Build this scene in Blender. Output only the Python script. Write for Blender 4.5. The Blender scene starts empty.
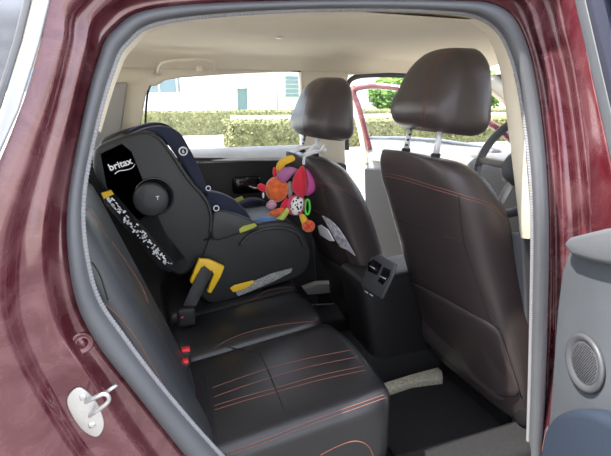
import bpy, bmesh, math, random
from mathutils import Vector as V, Matrix
from mathutils.bvhtree import BVHTree
random.seed(4)
S = bpy.context.scene
COL = S.collection
PI = math.pi

# ------------------------------------------------------------------ camera, world, sun, exposure
CAM = V((0, -0.86, 1.40)); YAW = math.radians(20); PITCH = math.radians(15.5); FPX = 465.0
cd = bpy.data.cameras.new('camera'); cam = bpy.data.objects.new('camera', cd); COL.objects.link(cam)
cd.sensor_width = 36; cd.sensor_fit = 'HORIZONTAL'; cd.lens = FPX / 611 * 36; cd.clip_start = .02; cd.clip_end = 500
cam.location = CAM; cam.rotation_euler = (PI / 2 - PITCH, 0, -YAW)
S.camera = cam
FWD = V((math.sin(YAW) * math.cos(PITCH), math.cos(YAW) * math.cos(PITCH), -math.sin(PITCH)))
RGT = V((math.cos(YAW), -math.sin(YAW), 0)); UPV = RGT.cross(FWD)
w = bpy.data.worlds.new('sky'); S.world = w; w.use_nodes = True
nt = w.node_tree; bg = nt.nodes['Background']; sk = nt.nodes.new('ShaderNodeTexSky')
sk.sky_type = 'NISHITA'; sk.sun_disc = False; sk.sun_elevation = math.radians(62); sk.sun_rotation = math.radians(-35)
sk.dust_density = 2.5
mxn = nt.nodes.new('ShaderNodeMix'); mxn.data_type = 'RGBA'; mxn.inputs[0].default_value = .5; mxn.inputs[7].default_value = (5.2, 5.0, 4.8, 1)
nt.links.new(sk.outputs[0], mxn.inputs[6]); nt.links.new(mxn.outputs[2], bg.inputs[0]); bg.inputs[1].default_value = .36
sl = bpy.data.lights.new('sun', 'SUN'); so = bpy.data.objects.new('sun', sl); COL.objects.link(so)
sl.energy = 5.0; sl.angle = math.radians(.6); sl.color = (1, .95, .88)
so.rotation_euler = V((-.50, -.04, .86)).to_track_quat('Z', 'Y').to_euler()
S.view_settings.view_transform = 'Standard'; S.view_settings.look = 'None'
S.view_settings.gamma = 1; S.view_settings.use_curve_mapping = False
S.view_settings.exposure = 1.28
try: S.cycles.max_bounces = 10; S.cycles.diffuse_bounces = 6
except Exception: pass

# ------------------------------------------------------------------ helpers
def rdir(px, py): return FWD * FPX + RGT * (px - 305.5) + UPV * (228 - py)
def at(px, py, X=None, Y=None, Z=None, plane=None):
    """the point of a real plane that a measured picture point falls on"""
    d = rdir(px, py)
    if plane: p, n = plane; t = (p - CAM).dot(n) / d.dot(n)
    elif X is not None: t = (X - CAM.x) / d.x
    elif Y is not None: t = (Y - CAM.y) / d.y
    else: t = (Z - CAM.z) / d.z
    return CAM + d * t
def crom(P, n=6, closed=False):
    P = [V(p) for p in P]; out = []; N = len(P)
    g = (lambda i: P[i % N]) if closed else (lambda i: P[max(0, min(N - 1, i))])
    for i in range(N if closed else N - 1):
        a, b, c, d = g(i - 1), g(i), g(i + 1), g(i + 2)
        for k in range(n):
            t = k / n
            out.append(.5 * (2 * b + (c - a) * t + (2 * a - 5 * b + 4 * c - d) * t * t + (3 * b - a - 3 * c + d) * t ** 3))
    if not closed: out.append(P[-1])
    return out
def mk(name, vs, fs, mat, parent=None, smooth=True):
    me = bpy.data.meshes.new(name); me.from_pydata([tuple(v) for v in vs], [], fs)
    bm = bmesh.new(); bm.from_mesh(me); bmesh.ops.recalc_face_normals(bm, faces=bm.faces); bm.to_mesh(me); bm.free()
    if smooth:
        for p in me.polygons: p.use_smooth = True
    me.materials.append(mat)
    o = bpy.data.objects.new(name, me); COL.objects.link(o)
    if parent: adopt(o, parent)
    return o
def rootloc(p):
    while p.parent: p = p.parent
    return p.location
def adopt(o, parent):
    o.parent = parent
    if parent.parent is None: o.matrix_parent_inverse = Matrix.Translation(-parent.location)
def empty(name, loc): 
    o = bpy.data.objects.new(name, None); COL.objects.link(o); o.location = loc; o.empty_display_size = .1; return o
def tag(o, label=None, cat=None, group=None, kind=None):
    if label: o['label'] = label
    if cat: o['category'] = cat
    if group: o['group'] = group
    if kind: o['kind'] = kind
    return o
def bevel(o, wd, seg=3):
    m = o.modifiers.new('bevel', 'BEVEL'); m.width = wd; m.segments = seg; m.limit_method = 'ANGLE'; m.angle_limit = math.radians(40)
    m.harden_normals = False
    for p in o.data.polygons: p.use_smooth = True
    return o
def plate(name, P, th, mat, parent=None, bev=.004, n=0, smooth=True):
    """a closed outline given thickness th (vector)"""
    if n: P = crom(P, n, True)
    P = [V(p) for p in P]; N = len(P); th = V(th)
    vs = P + [p + th for p in P]
    fs = [list(range(N)), list(range(N, 2 * N))[::-1]] + [(i, (i + 1) % N, N + (i + 1) % N, N + i) for i in range(N)]
    o = mk(name, vs, fs, mat, parent, smooth=False)
    if bev: bevel(o, bev)
    return o
def pillow(name, P, nrm, h1, h2, mat, parent=None, n=5, rings=8, p=2.4, rim=0.):
    P = crom(P, n, True) if n else [V(q) for q in P]
    c = sum(P, V((0, 0, 0))) / len(P); N = len(P); nrm = V(nrm).normalized(); vs = []; fs = []
    prof = [math.sin(k / rings * PI / 2) for k in range(rings + 1)]
    def layer(sgn, h):
        L = []
        for k in range(rings):
            r = prof[rings - k]; hh = h * (1 - r ** p) ** (1 / 2.0)
            L.append([len(vs) + i for i in range(N)])
            vs.extend([c + (q - c) * r + nrm * sgn * (hh + rim) for q in P])
        vs.append(c + nrm * sgn * (h + rim)); return L, len(vs) - 1
    for sgn, h in ((1, h1), (-1, h2)):
        L, ci = layer(sgn, h)
        for a, b in zip(L[:-1], L[1:]): fs += [(a[i], a[(i + 1) % N], b[(i + 1) % N], b[i]) for i in range(N)]
        fs += [(L[-1][i], L[-1][(i + 1) % N], ci) for i in range(N)]
        if sgn == 1: first = L[0]
        else: fs += [(first[i], first[(i + 1) % N], L[0][(i + 1) % N], L[0][i]) for i in range(N)]
    o = mk(name, vs, fs, mat, parent)
    bm = bmesh.new(); bm.from_mesh(o.data); bmesh.ops.remove_doubles(bm, verts=bm.verts, dist=1e-6)
    bmesh.ops.recalc_face_normals(bm, faces=bm.faces); bm.to_mesh(o.data); bm.free()
    return o
def tube_geo(P, r, seg=8, rz=None):
    vs = []; fs = []; M = len(P); up = V((0, 0, 1)); prev = None
    for i, p in enumerate(P):
        t = (P[min(i + 1, M - 1)] - P[max(i - 1, 0)]).normalized()
        if prev is None: a = t.orthogonal().normalized()
        else: a = (prev - t * prev.dot(t)).normalized()
        prev = a; b = t.cross(a); rr = r(i / (M - 1)) if callable(r) else r
        vs += [p + (a * math.cos(2 * PI * k / seg) + b * math.sin(2 * PI * k / seg)) * rr for k in range(seg)]
    for i in range(M - 1): fs += [(i * seg + k, i * seg + (k + 1) % seg, (i + 1) * seg + (k + 1) % seg, (i + 1) * seg + k) for k in range(seg)]
    fs += [tuple(range(seg)), tuple(range((M - 1) * seg, M * seg))[::-1]]
    return vs, fs
def tubes(name, lines, r, mat, parent=None, seg=8, closed=False):
    vs = []; fs = []
    for P in lines:
        P = [V(p) for p in P]
        if closed: P = P + [P[0], P[1]]
        a, b = tube_geo(P, r, seg); o = len(vs); vs += a; fs += [tuple(i + o for i in f) for f in b]
    return mk(name, vs, fs, mat, parent)
def rbox_geo(c, h, r, N=10, fn=None):
    c = V(c); h = V(h); vs = []; fs = []; idx = {}
    def sp(i): # denser to the edges
        t = i / N * 2 - 1; return math.copysign(abs(math.sin(t * PI / 2)) ** .8, t)
    def vert(p):
        k = tuple(round(a, 5) for a in p)
        if k in idx: return idx[k]
        q = V((p[0] * h.x, p[1] * h.y, p[2] * h.z))
        inn = V([max(-(h[i] - r), min(h[i] - r, q[i])) for i in range(3)])
        d = q - inn
        v = inn + (d.normalized() * r if d.length > 1e-9 else V((0, 0, 0)))
        # push flat faces out
        for i in range(3):
            if abs(abs(p[i]) - 1) < 1e-6 and sum(abs(d[j]) > 1e-9 for j in range(3)) <= 1: v[i] = math.copysign(h[i], p[i])
        u = V((v.x / h.x, v.y / h.y, v.z / h.z))
        if fn: v = fn(v, u)
        idx[k] = len(vs); vs.append(c + v); return idx[k]
    for ax in range(3):
        for s in (-1, 1):
            for i in range(N):
                for j in range(N):
                    q = []
                    for (a, b) in ((i, j), (i + 1, j), (i + 1, j + 1), (i, j + 1)):
                        p = [0, 0, 0]; p[ax] = s; p[(ax + 1) % 3] = sp(a); p[(ax + 2) % 3] = sp(b); q.append(vert(p))
                    fs.append(tuple(q))
    return vs, fs
def rbox(name, c, h, r, mat, parent=None, N=10, fn=None, rot=None):
    vs, fs = rbox_geo(c, h, r, N, fn)
    if rot:
        R = Matrix.Rotation(rot[1], 3, rot[0]); c = V(c); vs = [c + R @ (v - c) for v in vs]
    return mk(name, vs, fs, mat, parent)
def box(name, lo, hi, mat, parent=None, bev=.004):
    lo = V(lo); hi = V(hi)
    P = [V((lo.x, lo.y, lo.z)), V((hi.x, lo.y, lo.z)), V((hi.x, hi.y, lo.z)), V((lo.x, hi.y, lo.z))]
    return plate(name, P, (0, 0, hi.z - lo.z), mat, parent, bev)
def loft(name, rings, mat, parent=None, caps=True):
    N = len(rings[0]); vs = [p for r in rings for p in r]; fs = []
    for i in range(len(rings) - 1): fs += [(i * N + k, i * N + (k + 1) % N, (i + 1) * N + (k + 1) % N, (i + 1) * N + k) for k in range(N)]
    if caps: fs += [tuple(range(N)), tuple(range((len(rings) - 1) * N, len(rings) * N))[::-1]]
    return mk(name, vs, fs, mat, parent)
def bvh(*objs):
    bpy.context.view_layer.update(); dg = bpy.context.evaluated_depsgraph_get(); vs = []; fs = []
    for o in objs:
        e = o.evaluated_get(dg); m = e.to_mesh(); mw = o.matrix_world; k = len(vs)
        vs += [mw @ v.co for v in m.vertices]; fs += [tuple(i + k for i in p.vertices) for p in m.polygons]; e.to_mesh_clear()
    return BVHTree.FromPolygons(vs, fs)
def on(tree, P, n=6, lift=.0006):
    """lay a traced seam on the surface it is sewn into"""
    Q = crom([V((a, b, 0)) for a, b in P], n); out = []
    for q in Q:
        loc, nr, i, d = tree.ray_cast(CAM, rdir(q.x, q.y).normalized())
        if loc:
            if nr.dot(rdir(q.x, q.y)) > 0: nr = -nr
            out.append(loc + nr * lift)
    return out
def on_runs(tree, lines, n=6, lift=.0006):
    R = []
    for L in lines:
        P = on(tree, L, n, lift); run = []
        for p in P:
            if run and (p - run[-1]).length > .08: 
                if len(run) > 1: R.append(run)
                run = []
            run.append(p)
        if len(run) > 1: R.append(run)
    return R
def sew(name, tree, lines, r, m, parent):
    for L in lines:
        for P in on_runs(tree, [L]): tubes(name, [P], r, m, parent, 6)
def copy_tree(o, parent=None):
    c = o.copy(); COL.objects.link(c)
    if parent: c.parent = parent; c.matrix_parent_inverse = o.matrix_parent_inverse.copy()
    for ch in [x for x in bpy.data.objects if x.parent == o and x != c]: copy_tree(ch, c)
    return c

# ------------------------------------------------------------------ materials
def mat(name, col, rough=.5, metal=0, bump=0, bscale=200, var=0, vscale=8, col2=None, coat=0, spec=.5, stretch=None, sheen=0):
    m = bpy.data.materials.new(name); m.use_nodes = True; t = m.node_tree; b = t.nodes['Principled BSDF']
    b.inputs['Base Color'].default_value = (*col, 1); b.inputs['Roughness'].default_value = rough; b.inputs['Metallic'].default_value = metal
    b.inputs['Coat Weight'].default_value = coat; b.inputs['Specular IOR Level'].default_value = spec; b.inputs['Coat Roughness'].default_value = .08
    b.inputs['Sheen Weight'].default_value = sheen
    tc = t.nodes.new('ShaderNodeTexCoord'); mp = t.nodes.new('ShaderNodeMapping'); t.links.new(tc.outputs['Object'], mp.inputs[0])
    if stretch: mp.inputs['Scale'].default_value = stretch
    n = t.nodes.new('ShaderNodeTexNoise'); n.inputs['Scale'].default_value = vscale; n.inputs['Detail'].default_value = 5
    t.links.new(mp.outputs[0], n.inputs['Vector'])
    c2 = col2 or tuple(c * (1 - (var or .12)) for c in col)
    r = t.nodes.new('ShaderNodeValToRGB'); r.color_ramp.elements[0].position = .35; r.color_ramp.elements[1].position = .68
    r.color_ramp.elements[0].color = (*c2, 1); r.color_ramp.elements[1].color = (*col, 1)
    t.links.new(n.outputs['Fac'], r.inputs[0]); t.links.new(r.outputs[0], b.inputs['Base Color'])
    if bump:
        n2 = t.nodes.new('ShaderNodeTexNoise'); n2.inputs['Scale'].default_value = bscale; n2.inputs['Detail'].default_value = 3
        t.links.new(mp.outputs[0], n2.inputs['Vector'])
        bp = t.nodes.new('ShaderNodeBump'); bp.inputs['Strength'].default_value = bump; bp.inputs['Distance'].default_value = .002
        t.links.new(n2.outputs['Fac'], bp.inputs['Height']); t.links.new(bp.outputs[0], b.inputs['Normal'])
    m.diffuse_color = (*col, 1)
    return m
def paint(name, col, dust, amt=.5):
    m = mat(name, col, .32, .25, coat=1.0, vscale=9, col2=col); t = m.node_tree; b = t.nodes['Principled BSDF']
    n = [x for x in t.nodes if x.type == 'TEX_NOISE'][0]; n.inputs['Detail'].default_value = 9; n.inputs['Roughness'].default_value = .62
    n.inputs['Distortion'].default_value = .8
    r = [x for x in t.nodes if x.type == 'VALTORGB'][0]
    r.color_ramp.elements[0].color = (*col, 1); r.color_ramp.elements[1].color = (*[c * (1 - amt) + d * amt for c, d in zip(col, dust)], 1)
    r.color_ramp.elements[0].position = .38; r.color_ramp.elements[1].position = .72
    rr = t.nodes.new('ShaderNodeMapRange'); rr.inputs[1].default_value = .4; rr.inputs[2].default_value = .7
    rr.inputs[3].default_value = .12; rr.inputs[4].default_value = .45
    t.links.new(n.outputs['Fac'], rr.inputs[0]); t.links.new(rr.outputs[0], b.inputs['Roughness'])
    b.inputs['Coat Roughness'].default_value = .12
    return m
def glass(name, tint=(.95, .98, 1), gl=.06):
    m = bpy.data.materials.new(name); m.use_nodes = True; t = m.node_tree; t.nodes.clear()
    o = t.nodes.new('ShaderNodeOutputMaterial'); mx = t.nodes.new('ShaderNodeMixShader'); tr = t.nodes.new('ShaderNodeBsdfTransparent')
    g = t.nodes.new('ShaderNodeBsdfGlossy'); g.inputs['Roughness'].default_value = .02; tr.inputs[0].default_value = (*tint, 1)
    fr = t.nodes.new('ShaderNodeFresnel'); fr.inputs[0].default_value = 1.22
    t.links.new(fr.outputs[0], mx.inputs[0])
    t.links.new(tr.outputs[0], mx.inputs[1]); t.links.new(g.outputs[0], mx.inputs[2]); t.links.new(mx.outputs[0], o.inputs[0]); return m
M = {}
M['leather'] = mat('brown_leather', (.049, .038, .038), .40, bump=.25, bscale=350, var=.15, vscale=6)
M['leather_top'] = mat('brown_leather_smooth', (.068, .056, .056), .36, bump=.18, bscale=350, var=.12)
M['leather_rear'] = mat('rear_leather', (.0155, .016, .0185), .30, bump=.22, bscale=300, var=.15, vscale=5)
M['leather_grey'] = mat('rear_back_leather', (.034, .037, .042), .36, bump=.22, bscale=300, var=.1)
M['stitch'] = mat('rust_thread', (.24, .095, .065), .7)
M['seam'] = mat('dark_seam_piping', (.02, .015, .015), .7)  # near-black piping laid along the seat seams
M['paint'] = paint('maroon_paint', (.10, .010, .018), (.40, .18, .19), .25)
M['paint_dusty'] = paint('dusty_maroon_paint', (.085, .011, .019), (.46, .25, .26), .28)
M['paint_deep'] = paint('channel_maroon_paint', (.12, .014, .022), (.42, .22, .23), .3)
M['seal'] = mat('grey_rubber', (.105, .11, .12), .6, bump=.2, bscale=150)
M['seal_rib'] = mat('ribbed_seal_fabric', (.27, .27, .285), .7, bump=.2)
M['headliner'] = mat('cream_headliner', (.84, .75, .58), .95, bump=.15, bscale=500, var=.03)
M['trim'] = mat('cream_trim', (.78, .71, .56), .65, bump=.1, bscale=400, var=.04)
M['greytrim'] = mat('warm_grey_trim', (.36, .35, .33), .7, var=.05)
M['darktrim'] = mat('dark_grey_plastic', (.075, .078, .085), .45, bump=.15, bscale=300)
M['black'] = mat('black_plastic', (.008, .008, .009), .6, bump=.1)
M['gloss'] = mat('gloss_black', (.008, .008, .01), .15)
M['carpet'] = mat('black_carpet', (.012, .012, .013), .95, bump=.6, bscale=400, var=.4, vscale=120)
M['speckle'] = mat('sunlit_speckled_carpet', (.75, .71, .56), .9, bump=.4, bscale=300, vscale=260, col2=(.28, .26, .19))  # pale speckle carries the sunlight on the carpet in its colour
M['chrome'] = mat('chrome', (.75, .76, .78), .12, 1)
M['zinc'] = mat('zinc_steel', (.66, .66, .64), .38, .7, bump=.3, bscale=120)
M['silver'] = mat('silver_trim', (.72, .74, .76), .35, .3)
M['shell'] = mat('child_seat_shell', (.016, .017, .018), .5, bump=.3, bscale=450)
M['shell2'] = mat('child_seat_disc', (.035, .036, .038), .5, bump=.2, bscale=300)
M['navy'] = mat('navy_fabric', (.018, .023, .050), .9, bump=.4, bscale=700, sheen=.1)
M['navydark'] = mat('dark_navy_fabric', (.012, .014, .026), .9, bump=.4, bscale=700)
M['yellow'] = mat('yellow_plastic', (.80, .50, .02), .4, var=.06)
M['lime'] = mat('lime_tag', (.42, .45, .06), .6)
M['white'] = mat('white_print', (.75, .76, .78), .6, var=.03)
M['lightgrey'] = mat('light_grey_label', (.42, .42, .40), .6, vscale=200, col2=(.14, .14, .14))
M['red'] = mat('red_button', (.75, .03, .03), .4)
M['strap'] = mat('black_webbing', (.02, .02, .021), .6, bump=.5, bscale=500)
M['orange'] = mat('orange_plush', (.85, .20, .03), .9, bump=.5, bscale=300, vscale=60, col2=(.65, .10, .03), sheen=.4)
M['tyellow'] = mat('yellow_plush', (.90, .55, .04), .9, bump=.4, sheen=.3)
M['tred'] = mat('red_plush', (.75, .02, .05), .85, bump=.3, sheen=.3)
M['magenta'] = mat('magenta_satin', (.55, .08, .30), .55, bump=.2)
M['purple'] = mat('purple_satin', (.42, .14, .32), .55, bump=.2)
M['tgreen'] = mat('green_plastic', (.10, .75, .08), .4)
M['lgreen'] = mat('yellow_green_plush', (.52, .62, .14), .9)
M['tblue'] = mat('blue_plush', (.10, .20, .42), .9)
M['pink'] = mat('pink_plush', (.80, .10, .25), .85)
def dots():
    m = mat('spotted_plush', (.85, .85, .85), .8); t = m.node_tree; b = t.nodes['Principled BSDF']
    v = t.nodes.new('ShaderNodeTexVoronoi'); v.inputs['Scale'].default_value = 85; tc = [x for x in t.nodes if x.type == 'TEX_COORD'][0]
    t.links.new(tc.outputs['Object'], v.inputs['Vector'])
    r = t.nodes.new('ShaderNodeValToRGB'); r.color_ramp.interpolation = 'CONSTANT'; r.color_ramp.elements[0].color = (.01, .01, .012, 1)
    r.color_ramp.elements[1].color = (.85, .85, .83, 1); r.color_ramp.elements[1].position = .42
    t.links.new(v.outputs['Distance'], r.inputs[0]); t.links.new(r.outputs[0], b.inputs['Base Color']); return m
M['dots'] = dots()
def stripes(name, a, b_, scale, axis='Z'):
    m = mat(name, a, .8); t = m.node_tree; b = t.nodes['Principled BSDF']
    wv = t.nodes.new('ShaderNodeTexWave'); wv.inputs['Scale'].default_value = scale; wv.bands_direction = axis
    tc = [x for x in t.nodes if x.type == 'TEX_COORD'][0]; t.links.new(tc.outputs['Object'], wv.inputs['Vector'])
    r = t.nodes.new('ShaderNodeValToRGB'); r.color_ramp.interpolation = 'CONSTANT'; r.color_ramp.elements[0].color = (*a, 1)
    r.color_ramp.elements[1].color = (*b_, 1); r.color_ramp.elements[1].position = .5
    t.links.new(wv.outputs['Fac'], r.inputs[0]); t.links.new(r.outputs[0], b.inputs['Base Color']); return m
M['sock'] = stripes('striped_plush', (.75, .55, .6), (.25, .03, .12), 60)
M['glass'] = glass('window_glass')
M['concrete'] = mat('pale_concrete', (.50, .48, .44), .9, var=.1, vscale=.7)
M['asphalt'] = mat('grey_road', (.30, .30, .31), .9, var=.1, vscale=3)
M['wallwhite'] = mat('white_render', (.80, .79, .78), .9, var=.02)
M['bldglass'] = mat('blue_grey_glazing', (.17, .24, .27), .3)
M['winframe'] = mat('pale_frame', (.6, .6, .6), .6)
M['hedge'] = mat('hedge_leaves', (.29, .28, .13), .9, vscale=9, col2=(.13, .14, .055))
M['hedge_brown'] = mat('brownish_hedge_leaves', (.34, .30, .13), .9, vscale=9, col2=(.13, .12, .045))
M['tree'] = mat('tree_leaves', (.20, .34, .07), .9, vscale=3, col2=(.08, .17, .03))
M['bark'] = mat('bark', (.16, .11, .07), .9)
M['grass'] = mat('lawn', (.22, .34, .10), .95, vscale=2, col2=(.14, .24, .06))
M['shutter'] = mat('grey_cladding', (.42, .43, .46), .6, var=.05)
M['paper'] = mat('printed_paper', (.62, .62, .64), .6, vscale=60, col2=(.28, .26, .30))
M['windowdark'] = mat('tinted_glass', (.30, .31, .33), .08, .75)

# ------------------------------------------------------------------ surroundings (setting)
tag(box('floor', (-60, -60, -.1), (80, 80, 0), M['concrete'], bev=0), kind='structure')
tag(box('road', (-40, 5.5, 0), (60, 9.5, .012), M['asphalt'], bev=0), 'grey asphalt road running past the far side of the car', 'road', kind='structure')
tag(box('unseen_dark_ground', (-7, -5.6, 0), (9, 1.7, .01), mat('added_dark_ground', (.16, .155, .15), .85, var=.15, vscale=4), bev=0), kind='structure')  # unseen dark slab, added to darken the ground reflected in the car paint
# white building
bld = empty('building', (6, 39, 0))
tag(bld, 'white rendered building across the road beyond the hedges, seen through the rear window', 'building')
BY = 39.0
wp = [at(px, py, Y=BY) for px, py in ((179, 60), (520, 60))]
box('wall', (wp[0].x, BY, 0), (30, BY + 6, 9), M['wallwhite'], bld, 0)
gx0 = at(120, 80, Y=BY).x
g = box('glazed_wing', (gx0 - 12, BY + .6, 1.9), (wp[0].x, BY + 5, 9), M['bldglass'], bld, 0)
for k in range(7):
    x = wp[0].x - .25 - k * 1.4
    box('mullion', (x - .06, BY + .5, 1.9), (x + .06, BY + .6, 9), M['winframe'], g, 0)
box('plinth', (gx0 - 12, BY + .3, 0), (wp[0].x, BY + 5, 1.9), M['wallwhite'], bld, 0)
a, b = at(236, 88, Y=BY), at(248, 110, Y=BY)
f = box('window', (a.x, BY - .06, b.z), (b.x, BY + .02, a.z), M['bldglass'], bld, 0)
tubes('window_frame', [[V((a.x, BY - .1, a.z)), V((b.x, BY - .1, a.z)), V((b.x, BY - .1, b.z)), V((a.x, BY - .1, b.z)), V((a.x, BY - .1, a.z))]], .09, M['winframe'], f, 4)
a, b = at(285, 76, Y=BY), at(297, 98, Y=BY)
for k in range(5):
    z = a.z - (a.z - b.z) * k / 5
    box('louvre', (a.x, BY - .12, z - .26), (b.x + .4, BY, z), M['bldglass'], bld, 0)
a = at(277, 72, Y=36); b = at(277, 109, Y=36)
pl = tubes('lamp_pole', [[V((a.x, 36, 0)), V((a.x, 36, 5))]], .09, M['shutter']); 
tag(pl, 'slim grey pole standing in front of the white building wall', 'pole')
wh = empty('added_white_block', (36, 24, 0)); tag(wh, 'plain white block added as a bright backdrop beyond the car bonnet, seen through the open near door window', 'building')  # white block added so the view past the near door glass is bright
box('wall', (30, 20, 0), (44, 34, 22), M['wallwhite'], wh, 0)  # body of the added white block
for k in range(4): box('window', (29.9, 21 + k * 3.2, 4), (30.02, 22.6 + k * 3.2, 6), M['bldglass'], wh, 0)  # made-up windows on the added white block
# second pale building seen through the front windows
b2 = empty('pale_house', (22, 52, 0)); tag(b2, 'pale distant house behind the round green tree, seen through the front doorway', 'building')
box('wall', (20, 50, 0), (36, 56, 7), M['wallwhite'], b2, 0); 
for k in range(5): box('window', (21 + k * 2.8, 49.9, 2.6), (22.4 + k * 2.8, 50.02, 5), M['bldglass'], b2, 0)

def hedge(name, x0, x1, y0, y1, z1, m, label, n=5000, seed=1, group=None):
    """clipped box of leaf clusters: a bumpy core grid plus leaf blades"""
    rnd = random.Random(seed); vs, fs = [], []
    def q(v):
        return V((v.x + rnd.uniform(-.04, .04), v.y + rnd.uniform(-.06, .06), v.z + rnd.uniform(-.05, .05)))
    a = [V((x0, y0, 0)), V((x1, y0, 0)), V((x1, y1, 0)), V((x0, y1, 0))]
    vs += a + [p + V((0, 0, z1 - .05)) for p in a]
    fs += [(0, 1, 5, 4), (1, 2, 6, 5), (2, 3, 7, 6), (3, 0, 4, 7), (4, 5, 6, 7)]
    for i in range(n):
        u = rnd.random()
        if u < .45: c = V((rnd.uniform(x0, x1), y0 - .02, rnd.uniform(.02, z1)))
        elif u < .9: c = V((rnd.uniform(x0, x1), rnd.uniform(y0, y1), z1 - .03))
        else: c = V((x0 - .02, rnd.uniform(y0, y1), rnd.uniform(.02, z1)))
        c = q(c); s = rnd.uniform(.03, .07); d1 = V([rnd.gauss(0, 1) for _ in range(3)]).normalized() * s; d2 = d1.orthogonal().normalized() * s * .6
        k = len(vs); vs += [c - d1, c + d2, c + d1, c - d2]; fs.append((k, k + 1, k + 2, k + 3))
    o = mk(name, vs, fs, m, smooth=False); tag(o, label, 'hedge', group); return o
xa = at(235, 130, Y=12.1).x
hedge('hedge', xa, 26, 12.1, 13.6, .79, M['hedge'], 'clipped green hedge beside the road, nearer of the two rows', 16000, 2)
xb = at(130, 125, Y=18).x
hedge('hedge', xb, 30, 18.4, 19.6, .93, M['hedge'], 'long clipped hedge in front of the white building, farther row', 14000, 3)
tag(box('garden_wall', (at(232, 118, Y=15.6).x, 15.6, 0), (30, 15.9, .83), M['wallwhite'], bev=.02), 'low white garden wall between the two hedge rows', 'wall')
tag(box('lawn', (xa + 3, 20, 0), (60, 38, .03), M['grass'], bev=0), kind='structure')
def tree(x, y, h, r, label, seed):
    rnd = random.Random(seed); t = empty('tree', (x, y, 0)); tag(t, label, 'tree')
    tubes('trunk', [[V((x, y, 0)), V((x + .1, y, h * .4)), V((x, y, h * .75))]], lambda u: .16 * (1 - .6 * u), M['bark'], t)
    vs, fs = [], []
    for i in range(4500):
        d = V([rnd.gauss(0, 1) for _ in range(3)]).normalized() * r * rnd.uniform(.55, 1.0)
        d.z *= .75; c = V((x, y, h)) + d; s = rnd.uniform(.08, .2); a = V([rnd.gauss(0, 1) for _ in range(3)]).normalized() * s; b = a.orthogonal().normalized() * s * .6
        k = len(vs); vs += [c - a, c + b, c + a, c - b]; fs.append((k, k + 1, k + 2, k + 3))
    mk('crown', vs, fs, M['tree'], t, False)
p = at(391, 94, Y=30); tree(p.x, 30, p.z, 1.7, 'round green tree on the lawn, seen through the open front door', 5)
p = at(470, 92, Y=26); tree(p.x, 26, p.z, 2.2, 'green tree farther right, mostly behind the driver headrest', 6)
# clad wall on the near side of the street, seen mirrored in the quarter window
cw = empty('clad_wall', (-6, -6, 0)); tag(cw, 'grey wall of horizontal cladding boards reflected in the quarter window', 'wall')
for k in range(18): rb = box('board', (-14, -6 - (k % 2) * .05, .1 + k * .3), (0, -5.8, .1 + k * .3 + .22), M['shutter'], cw, .02)

# ------------------------------------------------------------------ the car shell
car = empty('car', (.6, .75, 0))
tag(car, 'dusty maroon car with cream roof lining, its near rear door open', 'car')
A = [(250,480),(204,432),(162,383),(126,335),(100,297),(87,248),(85,195),(97,130),(113,75),(129,44),(170,22),(300,11),(430,12),(483,22),(508,55),(522,120),(530,210),(529,330),(525,480)]
B = [(212,490),(170,438),(132,390),(97,345),(76,303),(67,250),(68,195),(82,120),(97,62),(113,30),(160,7),(300,0),(440,0),(500,6),(526,40),(541,110),(549,210),(548,330),(543,480)]
C = [(180,500),(125,430),(92,376),(64,335),(51,300),(44,250),(50,195),(70,115),(86,50),(98,15),(150,-10),(300,-14),(450,-14),(518,-5),(538,40),(553,110),(561,210),(561,330),(558,480)]
D = [(150,520),(92,455),(54,395),(30,350),(18,310),(18,250),(30,190),(54,110),(70,45),(80,8),(140,-25),(300,-28),(460,-28),(538,-15),(560,40),(574,110),(584,210),(586,330),(586,480)]
E = [(90,560),(0,480),(-60,410),(-75,350),(-75,300),(-68,250),(-18,195),(20,110),(40,45),(52,-5),(130,-50),(300,-55),(480,-55),(570,-40),(590,40),(600,110),(612,210),(620,330),(620,480)]
def side(px, py, Y):
    """point of the car's near flank, which leans inwards above the waist"""
    p = at(px, py, Y=Y)
    for _ in range(12): p = at(px, py, Y=Y + .22 * max(0, p.z - 1.12))
    return p
def loop(P, Y): return crom([side(a, b, Y) for a, b in P], 7)
def mixl(P, Q, t): return [(a[0] * (1 - t) + b[0] * t, a[1] * (1 - t) + b[1] * t) for a, b in zip(P, Q)]
def band(name, loops, m, parent):
    n = len(loops[0]); vs = [p for l in loops for p in l]; fs = []
    for j in range(len(loops) - 1): fs += [(j * n + i, j * n + i + 1, (j + 1) * n + i + 1, (j + 1) * n + i) for i in range(n - 1)]
    return mk(name, vs, fs, m, parent)
lB = loop(B, .035)
body = band('body_side', [loop(mixl(A, B, .5), .14), loop(B, .060), loop(mixl(B, C, .25), .058), loop(mixl(B, C, .75), .052), loop(mixl(B, C, .95), .026),
      loop(mixl(C, D, .12), .018), loop(mixl(C, D, .6), .016), loop(mixl(C, D, .92), .012), loop(mixl(D, E, .06), -.004), loop(mixl(D, E, .14), -.022), loop(mixl(D, E, .3), -.030), loop(mixl(D, E, .6), -.036), loop(E, -.038)], M['paint_dusty'], car)
tag(body, 'maroon painted door surround')
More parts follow.
